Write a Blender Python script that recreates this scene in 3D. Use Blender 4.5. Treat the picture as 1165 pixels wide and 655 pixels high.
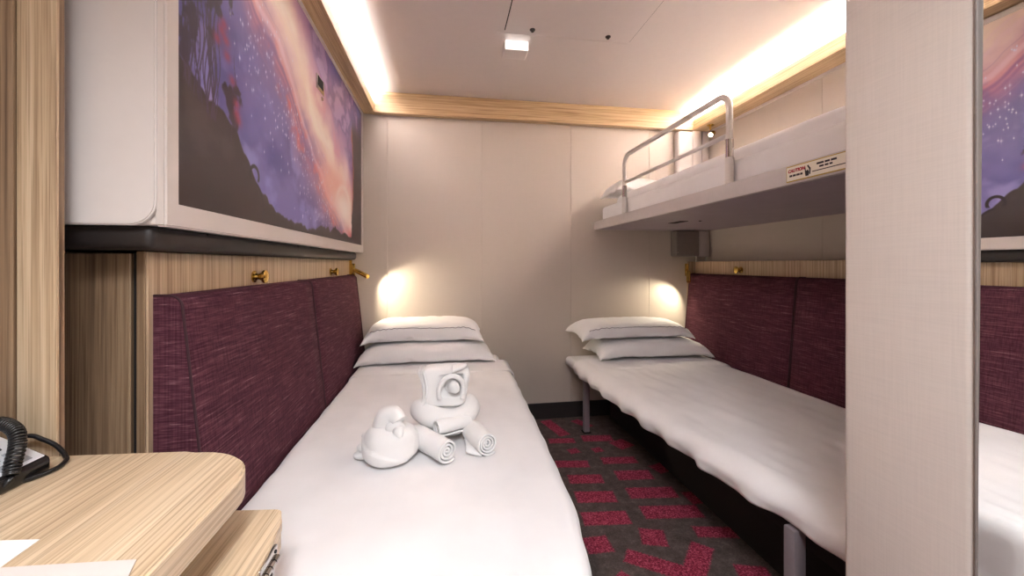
import bpy, bmesh, math, random
import numpy as np
from mathutils import Vector, Matrix, noise

# ------------------------------------------------------------------ scene, camera, light, exposure
for _o in list(bpy.data.objects): bpy.data.objects.remove(_o)
SC = bpy.context.scene
COL = SC.collection
PI = math.pi
random.seed(4)

cam_d = bpy.data.cameras.new('camera'); cam = bpy.data.objects.new('camera', cam_d); COL.objects.link(cam)
cam_d.sensor_fit = 'HORIZONTAL'; cam_d.sensor_width = 36.0
cam_d.lens = 465.0 / 1165.0 * 36.0
cam_d.shift_y = -27.0 / 1165.0
cam_d.clip_start = 0.02
cam.location = (0, 0, 1.07)
cam.rotation_euler = (PI/2, 0, -math.atan(74.5/465.0))
SC.camera = cam

SC.view_settings.view_transform = 'Standard'
SC.view_settings.look = 'None'
SC.view_settings.gamma = 1.0
SC.view_settings.use_curve_mapping = False
SC.view_settings.exposure = 1.35

W = bpy.data.worlds.new('world'); SC.world = W; W.use_nodes = True
W.node_tree.nodes['Background'].inputs[0].default_value = (1, .95, .9, 1)
W.node_tree.nodes['Background'].inputs[1].default_value = 0.05

def area_light(name, loc, sx, sy, power, color, rot=(0,0,0), spread=PI):
    l = bpy.data.lights.new(name, 'AREA'); l.shape = 'RECTANGLE'; l.size = sx; l.size_y = sy
    l.energy = power; l.color = color; l.spread = spread
    o = bpy.data.objects.new(name, l); COL.objects.link(o); o.location = loc; o.rotation_euler = rot
    return o
# ceiling downlights of the entry passage behind the camera
area_light('entry_ceiling_light', (0.0, -0.45, 2.165), .45, .45, 11.8, (.93, .97, 1), spread=2.5)
area_light('entry_ceiling_light', (0.0, -1.0, 2.165), .45, .45, 7.5, (.93, .97, 1), spread=2.5)
# LED strips lying in the coves, shining up at the ceiling
area_light('cove_strip_light', (-.502, 1.75, 2.084), .050, 1.85, 12.5, (.98, .98, 1), (PI, 0, 0))
area_light('cove_strip_light', (1.818, 1.70, 2.095), .065, 1.90, 31.0, (1, .97, .93), (PI, 0, 0))

# ------------------------------------------------------------------ materials
def srgb(r, g, b):
    f = lambda c: (c/255.0/12.92) if c/255.0 <= .04045 else ((c/255.0+.055)/1.055)**2.4
    return (f(r), f(g), f(b), 1)

class N:
    """small node builder"""
    def __init__(s, name):
        s.m = bpy.data.materials.new(name); s.m.use_nodes = True
        s.nt = s.m.node_tree; s.b = s.nt.nodes['Principled BSDF']
    def n(s, t, **kw):
        nd = s.nt.nodes.new(t)
        for k, v in kw.items(): setattr(nd, k, v)
        return nd
    def l(s, a, b): s.nt.links.new(a, b)
    def coords(s, scale=(1,1,1), rot=(0,0,0)):
        tc = s.n('ShaderNodeTexCoord'); mp = s.n('ShaderNodeMapping')
        mp.inputs['Scale'].default_value = scale; mp.inputs['Rotation'].default_value = rot
        s.l(tc.outputs['Object'], mp.inputs['Vector']); return mp.outputs['Vector']
    def noise(s, vec, scale=1.0, detail=3.0, rough=.5):
        nd = s.n('ShaderNodeTexNoise'); nd.inputs['Scale'].default_value = scale
        nd.inputs['Detail'].default_value = detail; nd.inputs['Roughness'].default_value = rough
        s.l(vec, nd.inputs['Vector']); return nd.outputs['Fac']
    def ramp(s, fac, stops):
        r = s.n('ShaderNodeValToRGB'); e = r.color_ramp.elements
        while len(e) < len(stops): e.new(.5)
        for i, (p, c) in enumerate(stops): e[i].position = p; e[i].color = c
        s.l(fac, r.inputs['Fac']); return r.outputs['Color']
    def mix(s, fac, a, b, mode='MIX'):
        m = s.n('ShaderNodeMix', data_type='RGBA', blend_type=mode)
        for sock, v in ((m.inputs[0], fac), (m.inputs[6], a), (m.inputs[7], b)):
            if isinstance(v, (int, float, tuple)): sock.default_value = v
            else: s.l(v, sock)
        return m.outputs[2]
    def math(s, op, a, b=None):
        m = s.n('ShaderNodeMath', operation=op)
        for i, v in enumerate((a, b)):
            if v is None: continue
            if isinstance(v, (int, float)): m.inputs[i].default_value = v
            else: s.l(v, m.inputs[i])
        return m.outputs[0]
    def bump(s, h, strength=.2, dist=.002):
        b = s.n('ShaderNodeBump'); b.inputs['Strength'].default_value = strength; b.inputs['Distance'].default_value = dist
        s.l(h, b.inputs['Height']); s.l(b.outputs[0], s.b.inputs['Normal'])
    def color(s, c):
        if isinstance(c, tuple): s.b.inputs['Base Color'].default_value = c
        else: s.l(c, s.b.inputs['Base Color'])
    def set(s, rough=.5, metal=0, spec=None, sheen=None):
        s.b.inputs['Roughness'].default_value = rough; s.b.inputs['Metallic'].default_value = metal
        if spec is not None: s.b.inputs['Specular IOR Level'].default_value = spec
        if sheen is not None: s.b.inputs['Sheen Weight'].default_value = sheen
        return s.m

def plain(name, rgb, rough=.5, metal=0, var=.04, scale=30, spec=None):
    k = N(name); c = srgb(*rgb)
    v = k.noise(k.coords(), scale, 2)
    lo = tuple(x*(1-var) for x in c[:3]) + (1,); hi = tuple(min(1, x*(1+var)) for x in c[:3]) + (1,)
    k.color(k.ramp(v, [(.3, lo), (.7, hi)]))
    return k.set(rough, metal, spec)

def glow(name, rgb, strength):
    k = N(name); k.color(srgb(*rgb))
    k.b.inputs['Emission Color'].default_value = srgb(*rgb); k.b.inputs['Emission Strength'].default_value = strength
    return k.set(.5)

def wood(name, axis, light=(214,192,164), mid=(194,169,139), dark=(158,131,105), rough=.42, across=85.0):
    k = N(name); ax = 'xyz'.index(axis)
    def st(a, l):
        v = [a]*3; v[ax] = l; return k.coords(tuple(v))
    f1 = k.noise(st(across, 1.1), 1.0, 4, .65)
    f2 = k.noise(st(330.0, 4.0), 1.0, 2, .6)
    f3 = k.noise(st(14.0, .35), 1.0, 3, .6)
    c1 = k.ramp(f1, [(.30, srgb(*dark)), (.46, srgb(*mid)), (.64, srgb(*light))])
    c2 = k.ramp(f2, [(.34, srgb(150,122,98)), (.50, (1,1,1,1))])
    c3 = k.ramp(f3, [(.3, (.74,.70,.67,1)), (.62, (1.0,1.0,1.0,1))])
    c = k.mix(.45, c1, c2, 'MULTIPLY'); c = k.mix(.45, c, c3, 'MULTIPLY')
    k.color(c); k.bump(f2, .08, .001)
    return k.set(rough)

def linen_vinyl(name, rgb, strength=.05):
    k = N(name); c = srgb(*rgb)
    a = k.noise(k.coords((420, 420, 9)), 1, 2); b = k.noise(k.coords((14, 14, 420)), 1, 2)
    m = k.math('ADD', a, b)
    lo = tuple(x*(1-strength*2.2) for x in c[:3]) + (1,)
    k.color(k.ramp(k.math('MULTIPLY', m, .5), [(.36, lo), (.6, c)])); k.bump(m, .12, .0006)
    return k.set(.55)

def plum(name):
    k = N(name)
    a = k.noise(k.coords((25, 9, 260)), 1, 3, .6)       # long slubs running along the wall
    b = k.noise(k.coords((240, 240, 6)), 1, 2, .6)      # upright threads
    a2 = k.noise(k.coords((9, 30, 300)), 1, 2, .6)
    col = k.ramp(a, [(.34, srgb(74,38,50)), (.54, srgb(92,52,63)), (.66, srgb(112,72,82)), (.76, srgb(154,118,124))])
    dk = k.ramp(b, [(.36, (.64,.60,.62,1)), (.56, (1,1,1,1))])
    dk2 = k.ramp(a2, [(.38, (.66,.62,.64,1)), (.6, (1,1,1,1))])
    c = k.mix(.8, col, dk, 'MULTIPLY'); c = k.mix(.6, c, dk2, 'MULTIPLY')
    k.color(c); k.bump(k.math('ADD', a, b), .35, .001)
    return k.set(.95, spec=.15)

def cotton(name, rgb=(238,235,236), terry=False):
    k = N(name)
    v = k.coords()
    f = k.noise(v, 900 if terry else 600, 2); w = k.noise(v, 9, 4)
    c = srgb(*rgb); lo = tuple(x*.95 for x in c[:3]) + (1,)
    k.color(k.ramp(w, [(.3, lo), (.7, c)]))
    k.bump(k.math('ADD', k.math('MULTIPLY', f, .5 if terry else .12), w), .5 if terry else .28, .0025 if terry else .006)
    return k.set(.92, sheen=.2)

M = {}
M['ceiling'] = plain('ceiling_panel', (222,213,210), .34, var=.01)
M['wall'] = linen_vinyl('wall_vinyl', (203,192,182), .012)
M['wall_gap'] = plain('wall_gap', (150,136,124), .8)
M['pillar'] = linen_vinyl('partition_vinyl', (210,199,191), .03)
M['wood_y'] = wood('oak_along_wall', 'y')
M['wood_z'] = wood('oak_upright', 'z')
M['wood_x'] = wood('oak_across', 'x')
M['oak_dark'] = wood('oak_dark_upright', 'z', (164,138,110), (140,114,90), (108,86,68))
M['wood_desk'] = wood('oak_desk', 'y', (226,206,178), (210,186,154), (182,155,126), .38, 100.0)
M['oak_trim'] = wood('oak_trim', 'x', (226,200,160), (210,180,140), (180,148,110))
M['oak_trim_y'] = wood('oak_trim_long', 'y', (220,194,154), (202,172,132), (168,136,102))
M['plum'] = plum('plum_fabric')
M['piping'] = plain('plum_piping', (58,26,36), .8)
M['white_shell'] = plain('white_moulded_shell', (224,216,214), .38, var=.01)
M['frame_white'] = plain('pearl_frame', (214,204,200), .34, var=.01)
M['vinyl_black'] = plain('black_vinyl', (36,29,29), .5, var=.15, scale=12)
M['gap_black'] = plain('gap_black', (24,20,20), .8)
M['cotton'] = cotton('white_cotton')
M['pillowcase'] = cotton('white_pillowcase', (242,240,241))
M['terry'] = cotton('white_terry', (240,238,238), True)
M['stitch'] = plain('grey_stitching', (134,128,132), .9)
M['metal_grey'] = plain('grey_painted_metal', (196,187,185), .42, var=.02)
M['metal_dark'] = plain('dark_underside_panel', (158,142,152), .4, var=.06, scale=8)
M['metal_box'] = plain('grey_bracket_metal', (128,118,114), .45)
M['rail'] = plain('satin_rail', (224,219,215), .28, .3, var=.02)
M['chrome'] = plain('chrome', (200,196,194), .12, 1, var=.02)
M['dark_chrome'] = plain('dark_chrome', (92,88,86), .2, 1, var=.02)
M['brass'] = plain('brass', (226,190,104), .2, 1, var=.05)
M['leg'] = plain('grey_leg_metal', (150,140,146), .4, .3)
M['bed_base'] = plain('dark_bed_base', (30,24,26), .9)
M['baseboard'] = plain('dark_baseboard', (40,34,34), .6)
M['black_plastic'] = plain('black_plastic', (26,25,27), .22)
M['phone_face'] = plain('phone_faceplate', (214,216,222), .45)
M['key'] = plain('phone_key', (34,34,38), .5)
M['key_grey'] = plain('phone_key_grey', (150,152,158), .5)
M['paper'] = plain('white_paper', (238,234,230), .8, var=.01)
M['paper_pink'] = plain('pale_card', (212,202,198), .7, var=.01)
M['lens'] = glow('lamp_lens', (255,240,210), 25.0)
M['led'] = glow('led_strip', (255,240,215), 8.0)
M['lamp_white'] = glow('lamp_diffuser', (255,252,248), .75)
M['sign_cream'] = plain('sign_cream', (232,225,210), .5, var=.01)
M['sign_gold'] = plain('sign_gold', (180,152,70), .5, var=.05)
M['sign_red'] = plain('sign_red', (170,40,56), .6)
M['sign_black'] = plain('sign_black', (36,30,34), .6)

def mirror_mat():
    k = N('mirror_glass'); k.color(k.ramp(k.noise(k.coords(), 3), [(.0, (.93,.93,.92,1)), (1, (.95,.95,.94,1))]))
    return k.set(.0, 1)
M['mirror'] = mirror_mat()

def carpet():
    k = N('patterned_carpet')
    tc = k.n('ShaderNodeTexCoord'); ad = k.n('ShaderNodeVectorMath', operation='ADD'); k.l(tc.outputs['Object'], ad.inputs[0]); ad.inputs[1].default_value = (.51, .685, 0); v0 = ad.outputs[0]
    wv = k.n('ShaderNodeVectorMath', operation='WRAP'); k.l(v0, wv.inputs[0])
    wv.inputs[1].default_value = (1.20, 2.76, 1); wv.inputs[2].default_value = (.50, 1.22, -1)
    v = wv.outputs[0]
    # centre x, y, half sizes, turn
    R = [(.70,2.60,.035,.13,.25),(.69,2.40,.075,.03,-.1),(.90,2.64,.03,.07,.5),(.915,2.40,.09,.04,-.12),(.72,2.258,.028,.026,.2),(.86,2.25,.026,.024,.2),
         (1.03,2.30,.05,.05,.4),(.665,2.112,.085,.034,-.15),(.93,2.112,.092,.034,-.1),(.685,1.954,.082,.038,-.12),(.94,1.953,.088,.042,-.1),
         (.678,1.797,.088,.042,-.13),(.95,1.789,.11,.042,-.12),(.663,1.640,.096,.042,-.1),(.96,1.637,.124,.042,-.12),
         (.57,1.490,.046,.042,0),(.80,1.496,.045,.046,-.3),(1.06,1.485,.076,.03,-.2),(.735,1.36,.10,.034,-.62),(.89,1.345,.105,.036,.82),
         (1.05,1.265,.052,.034,-.3),(.58,1.29,.05,.034,.6),(1.12,2.0,.05,.04,.3),(1.14,1.72,.05,.045,.0)]
    d = None
    for cx, cy, hx, hy, a in R:
        s1 = k.n('ShaderNodeVectorMath', operation='SUBTRACT'); k.l(v, s1.inputs[0]); s1.inputs[1].default_value = (cx, cy, 0)
        o = s1.outputs[0]
        if a:
            r = k.n('ShaderNodeVectorRotate', rotation_type='Z_AXIS'); r.inputs['Angle'].default_value = -a; k.l(o, r.inputs['Vector']); o = r.outputs[0]
        ab = k.n('ShaderNodeVectorMath', operation='ABSOLUTE'); k.l(o, ab.inputs[0])
        s2 = k.n('ShaderNodeVectorMath', operation='SUBTRACT'); k.l(ab.outputs[0], s2.inputs[0]); s2.inputs[1].default_value = (hx, hy, 0)
        sp = k.n('ShaderNodeSeparateXYZ'); k.l(s2.outputs[0], sp.inputs[0])
        m = k.math('MAXIMUM', sp.outputs[0], sp.outputs[1])
        d = m if d is None else k.math('MINIMUM', d, m)
    edge = k.noise(v0, 160, 3, .7)
    d = k.math('ADD', d, k.math('MULTIPLY', k.math('SUBTRACT', edge, .5), .035))
    fac = k.ramp(d, [(.0, (1,1,1,1)), (.006, (0,0,0,1))])
    fib = k.noise(v0, 170, 4, .8); cl = k.noise(v0, 25, 4, .7)
    red = k.ramp(fib, [(.36, srgb(70,10,28)), (.5, srgb(146,28,60)), (.64, srgb(220,104,130))])
    gry = k.ramp(k.math('ADD', k.math('MULTIPLY', fib, .5), k.math('MULTIPLY', cl, .5)), [(.36, srgb(58,48,46)), (.52, srgb(86,74,70)), (.66, srgb(116,102,96))])
    k.color(k.mix(fac, gry, red)); k.bump(fib, .6, .004)
    return k.set(.95)
M['carpet'] = carpet()

def paint_mat():
    k = N('night_sky_painting'); a = k.n('ShaderNodeAttribute'); a.attribute_name = 'paint'
    k.color(a.outputs['Color']); return k.set(.35)
M['painting'] = paint_mat()

# ------------------------------------------------------------------ mesh helpers
class MB:
    def __init__(s): s.v = []; s.f = []
    def add(s, vs, fs):
        k = len(s.v); s.v += [tuple(x) for x in vs]; s.f += [tuple(i+k for i in f) for f in fs]; return s
    def bm(s, b):
        b.verts.index_update(); s.add([v.co for v in b.verts], [[v.index for v in f.verts] for f in b.faces]); b.free(); return s
    def box(s, x0, x1, y0, y1, z0, z1, bev=0.0, seg=2, fn=None, cuts=0):
        b = bmesh.new(); bmesh.ops.create_cube(b, size=1)
        for v in b.verts: v.co = ((x0+x1)/2+v.co.x*(x1-x0), (y0+y1)/2+v.co.y*(y1-y0), (z0+z1)/2+v.co.z*(z1-z0))
        if cuts: bmesh.ops.subdivide_edges(b, edges=b.edges[:], cuts=cuts, use_grid_fill=True)
        if bev and not cuts: bmesh.ops.bevel(b, geom=b.edges[:], offset=bev, segments=seg, affect='EDGES', profile=.5, clamp_overlap=True)
        if fn:
            for v in b.verts: v.co = fn(v.co)
        return s.bm(b)
    def cyl(s, p0, p1, r0, r1=None, n=20, cap=True):
        p0 = Vector(p0); p1 = Vector(p1); r1 = r0 if r1 is None else r1
        return s.tube([p0, p1], [r0, r1], n, cap)
    def tube(s, path, r, n=12, cap=True, closed=False):
        P = [Vector(p) for p in path]; L = len(P)
        R = list(r) if isinstance(r, (list, tuple)) else [r]*L
        T = []
        for i in range(L):
            a = P[i-1] if (i > 0 or closed) else P[i]; b = P[(i+1) % L] if (i < L-1 or closed) else P[i]
            T.append((b-a).normalized())
        up = Vector((0,0,1)) if abs(T[0].z) < .9 else Vector((1,0,0))
        nv = (up - T[0]*up.dot(T[0])).normalized(); vs = []; fs = []
        for i in range(L):
            if i: nv = (nv - T[i]*nv.dot(T[i])).normalized()
            bv = T[i].cross(nv)
            for k in range(n):
                a = 2*PI*k/n; vs.append(P[i] + (nv*math.cos(a) + bv*math.sin(a))*R[i])
        for i in range(L-1 + (1 if closed else 0)):
            j = (i+1) % L
            for k in range(n): fs.append((i*n+k, i*n+(k+1) % n, j*n+(k+1) % n, j*n+k))
        if cap and not closed:
            fs.append(tuple(range(n-1, -1, -1))); fs.append(tuple((L-1)*n+k for k in range(n)))
        return s.add(vs, fs)
    def lathe(s, prof, origin, axis, n=24):
        """prof: (distance along axis, radius)"""
        o = Vector(origin); a = Vector(axis).normalized()
        return s.tube([o + a*d for d, r in prof], [max(r, .0002) for d, r in prof], n)
    def grid(s, fn, nu, nv, closed_u=False):
        vs = [fn(i/(nu if closed_u else nu-1), j/(nv-1)) for j in range(nv) for i in range(nu)]; fs = []
        for j in range(nv-1):
            for i in range(nu if closed_u else nu-1):
                k = (i+1) % nu; fs.append((j*nu+i, j*nu+k, (j+1)*nu+k, (j+1)*nu+i))
        return s.add(vs, fs)
    def prism(s, pts, z0, z1, bev=0.0, seg=2):
        b = bmesh.new(); lo = [b.verts.new((x, y, z0)) for x, y in pts]; f = b.faces.new(lo)
        r = bmesh.ops.extrude_face_region(b, geom=[f])
        for e in r['geom']:
            if isinstance(e, bmesh.types.BMVert): e.co.z = z1
        bmesh.ops.recalc_face_normals(b, faces=b.faces[:])
        if bev:
            es = [e for e in b.edges if abs(e.verts[0].co.z-e.verts[1].co.z) < 1e-6]
            bmesh.ops.bevel(b, geom=es, offset=bev, segments=seg, affect='EDGES', clamp_overlap=True)
        return s.bm(b)

WORLD = {}
def link(o, loc, parent):
    COL.objects.link(o); WORLD[o.name] = Vector(loc)
    if parent is not None:
        o.parent = parent; o.location = Vector(loc) - WORLD[parent.name]
    else: o.location = loc
    return o
def obj(name, mb, mat, parent=None, smooth=30, fix=True):
    v = np.array(mb.v); lo = v.min(0); hi = v.max(0); loc = Vector(((lo[0]+hi[0])/2, (lo[1]+hi[1])/2, lo[2]))
    me = bpy.data.meshes.new(name); me.from_pydata([tuple(p) for p in (v - np.array(loc))], [], mb.f); me.update()
    if fix:
        b = bmesh.new(); b.from_mesh(me); bmesh.ops.recalc_face_normals(b, faces=b.faces[:]); b.to_mesh(me); b.free()
    me.materials.append(M[mat] if isinstance(mat, str) else mat)
    if smooth:
        me.shade_smooth() if smooth >= 180 else me.shade_auto_smooth(angle=math.radians(smooth)) if hasattr(me, 'shade_auto_smooth') else None
        if smooth < 180 and not hasattr(me, 'shade_auto_smooth'):
            me.shade_smooth(); me.set_sharp_from_angle(angle=math.radians(smooth))
    return link(bpy.data.objects.new(name, me), loc, parent)
def tag(o, label, cat, group=None):
    o['label'] = label; o['category'] = cat
    if group: o['group'] = group
    return o
def thing(name, loc, label, cat, group=None):
    o = bpy.data.objects.new(name, None); o.empty_display_size = .05
    link(o, loc, None); return tag(o, label, cat, group)
def struct(name, mb, mat, smooth=30):
    o = obj(name, mb, mat, None, smooth); o['kind'] = 'structure'; return o
def nz(p, s, seed=0.0): return noise.noise(Vector((p[0]*s+seed, p[1]*s+seed*1.7, p[2]*s-seed)))
def solid(o, t, offset=-1):
    m = o.modifiers.new('thickness', 'SOLIDIFY'); m.thickness = t; m.offset = offset; return o

# ------------------------------------------------------------------ the room
struct('floor', MB().box(-.88, 1.9, -1.4, 2.77, -.05, 0), 'carpet', 0)
struct('ceiling', MB().box(-.88, 1.9, -1.4, 2.77, 2.178, 2.23), 'ceiling', 0)
wb = MB()
for a, b in ((-.88, -.3815), (-.3805, .2345), (.2355, .8595), (.8605, 1.45), (1.451, 1.9)):
    wb.box(a, b, 2.77, 2.79, 0, 2.178, .0012, 1)
wb.box(-.88, 1.9, 2.778, 2.82, 0, 2.178)
struct('wall_back', wb, 'wall')
wl = MB().box(-.93, -.88, .831, 2.77, 0, 2.178)
struct('wall_left', wl, 'wall')
wr = MB()
for a, b in ((.687, 1.8155), (1.8165, 2.77)): wr.box(1.9, 1.92, a, b, 0, 2.178, .0012, 1)
wr.box(1.91, 1.95, .687, 2.77, 0, 2.178)
struct('wall_right', wr, 'wall')
struct('wall_front', MB().box(-.88, 1.9, -1.45, -1.4, 0, 2.178), 'wall')
# oak-clad wardrobe corner in the left foreground: end face plus the flank that runs towards the entry
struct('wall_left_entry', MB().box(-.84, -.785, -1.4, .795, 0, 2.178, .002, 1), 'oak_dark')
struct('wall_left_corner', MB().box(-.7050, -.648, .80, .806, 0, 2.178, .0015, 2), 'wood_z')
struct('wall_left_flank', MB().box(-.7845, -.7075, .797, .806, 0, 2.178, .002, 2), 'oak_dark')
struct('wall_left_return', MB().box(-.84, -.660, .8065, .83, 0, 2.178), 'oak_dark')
# right-hand wall of the entry: vinyl-faced, rounded free corner at the bed alcove, carrying the mirror
struct('wall_right_partition', MB().box(.763, .80, .4835, .686, 0, 2.178, .012, 5), 'pillar')
struct('wall_right_entry', MB().box(.801, 1.9, -1.4, .686, 0, 2.178), 'wall')
struct('baseboard_back', MB().box(-.6, 1.9, 2.755, 2.7695, 0, .108, .003, 1), 'baseboard')
struct('baseboard_right', MB().box(1.885, 1.8995, .69, 2.75, 0, .108, .003, 1), 'baseboard')
# cove trims under the ceiling
t1 = MB().box(-.475, 1.785, 2.72, 2.7695, 2.043, 2.1775, .002, 1)
struct('trim_1', t1, 'oak_trim')
t2 = MB().box(-.472, -.458, .832, 2.7195, 2.046, 2.105, .0015, 1).box(-.879, -.4765, .832, 2.7695, 2.046, 2.058).box(-.4765, -.472, .832, 2.7195, 2.046, 2.058)
struct('trim_2', t2, 'oak_trim_y')
t3 = MB().box(1.77, 1.784, .69, 2.7195, 2.043, 2.115, .0015, 1).box(1.784, 1.899, .69, 2.7195, 2.043, 2.056).box(1.7865, 1.899, 2.7195, 2.7695, 2.043, 2.056)
struct('trim_3', t3, 'oak_trim_y')
struct('trim_4', MB().box(1.893, 1.8995, .69, 2.7195, 2.026, 2.042), 'frame_white')

# LED strips lying in the coves (the light itself comes from the area lamps above)
for x, y0, y1, side in ((-.50, .85, 2.70, 'left'), (1.81, .70, 2.70, 'right')):
    s = obj('light_strip', MB().box(x-.008, x+.008, y0, y1, 2.0585, 2.078, .002, 1), 'led')
    tag(s, 'glowing warm LED strip hidden in the cove above the %s' % ('painting' if side == 'left' else 'upper bunk'), 'light strip')

# ------------------------------------------------------------------ mirror beside the partition
mir = thing('mirror', (.765, .0, 0), 'tall wall mirror beside the linen partition, reflecting the painting', 'mirror')
def tilt(c): return Vector((c.x + (c.z-1.07)*.0066, c.y, c.z))
obj('glass', MB().box(.765, .772, -.6, .479, .04, 2.12, fn=tilt), 'mirror', mir, 0)
obj('edge_trim', MB().box(.7615, .784, .4795, .4830, .02, 2.17, .0008, 1), 'metal_box', mir)
obj('backing', MB().box(.775, .79, -.6, .479, .02, 2.14, fn=tilt), 'gap_black', mir, 0)

# ------------------------------------------------------------------ folded bunk with the painting on the left wall
def rounded_box(x0, x1, y0, y1, z0, z1, r, seg=5): return MB().box(x0, x1, y0, y1, z0, z1, r, seg)
BK = thing('folded_bunk', (-.7, 1.79, 1.10), 'white folded-up bunk on the left wall showing a purple night sky painting', 'bunk')
obj('shell', rounded_box(-.878, -.5475, .8785, 2.740, 1.145, 2.043, .006), 'white_shell', BK, 40)
def end_cap(y0, y1):
    r = .045; pts = [(-.878, 1.1435), (-.5415-r, 1.1435)] + [(-.5415-r+r*math.sin(a), 1.1435+r-r*math.cos(a)) for a in [PI/2*i/10 for i in range(1, 11)]] + [(-.5415, 2.043), (-.878, 2.043)]
    mb = MB().prism(pts, 0, y1-y0, .0025, 2); mb.v = [(x, y1-z, y) for x, y, z in mb.v]; return mb
obj('end_cap', end_cap(.866, .878), 'white_shell', BK, 40); obj('end_cap', end_cap(2.7405, 2.752), 'white_shell', BK, 40)
def ring_frame(x0, x1, y0, y1, z0, z1, iy0, iy1, iz0, iz1, bev):
    b = bmesh.new()
    o = [(y0,z0),(y1,z0),(y1,z1),(y0,z1)]; i = [(iy0,iz0),(iy1,iz0),(iy1,iz1),(iy0,iz1)]
    V = {}
    for xi, x in enumerate((x0, x1)):
        for k in range(4): V[('o',xi,k)] = b.verts.new((x,)+o[k]); V[('i',xi,k)] = b.verts.new((x,)+i[k])
    for k in range(4):
        j = (k+1) % 4
        b.faces.new((V[('o',1,k)],V[('o',1,j)],V[('i',1,j)],V[('i',1,k)])); b.faces.new((V[('o',0,k)],V[('i',0,k)],V[('i',0,j)],V[('o',0,j)]))
        b.faces.new((V[('o',0,k)],V[('o',0,j)],V[('o',1,j)],V[('o',1,k)])); b.faces.new((V[('i',0,k)],V[('i',1,k)],V[('i',1,j)],V[('i',0,j)]))
    es = [e for e in b.edges if (e.verts[0].co.x == x1 and e.verts[1].co.x == x1) or all(abs(v.co.y-y0) < 1e-6 or abs(v.co.y-y1) < 1e-6 for v in e.verts)]
    bmesh.ops.recalc_face_normals(b, faces=b.faces[:])
    bmesh.ops.bevel(b, geom=es, offset=bev, segments=3, affect='EDGES', clamp_overlap=True)
    return MB().bm(b)
obj('picture_frame', ring_frame(-.5470, -.527, .872, 2.745, 1.142, 2.043, .909, 2.693, 1.189, 2.020, .004), 'frame_white', BK, 40)

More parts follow.
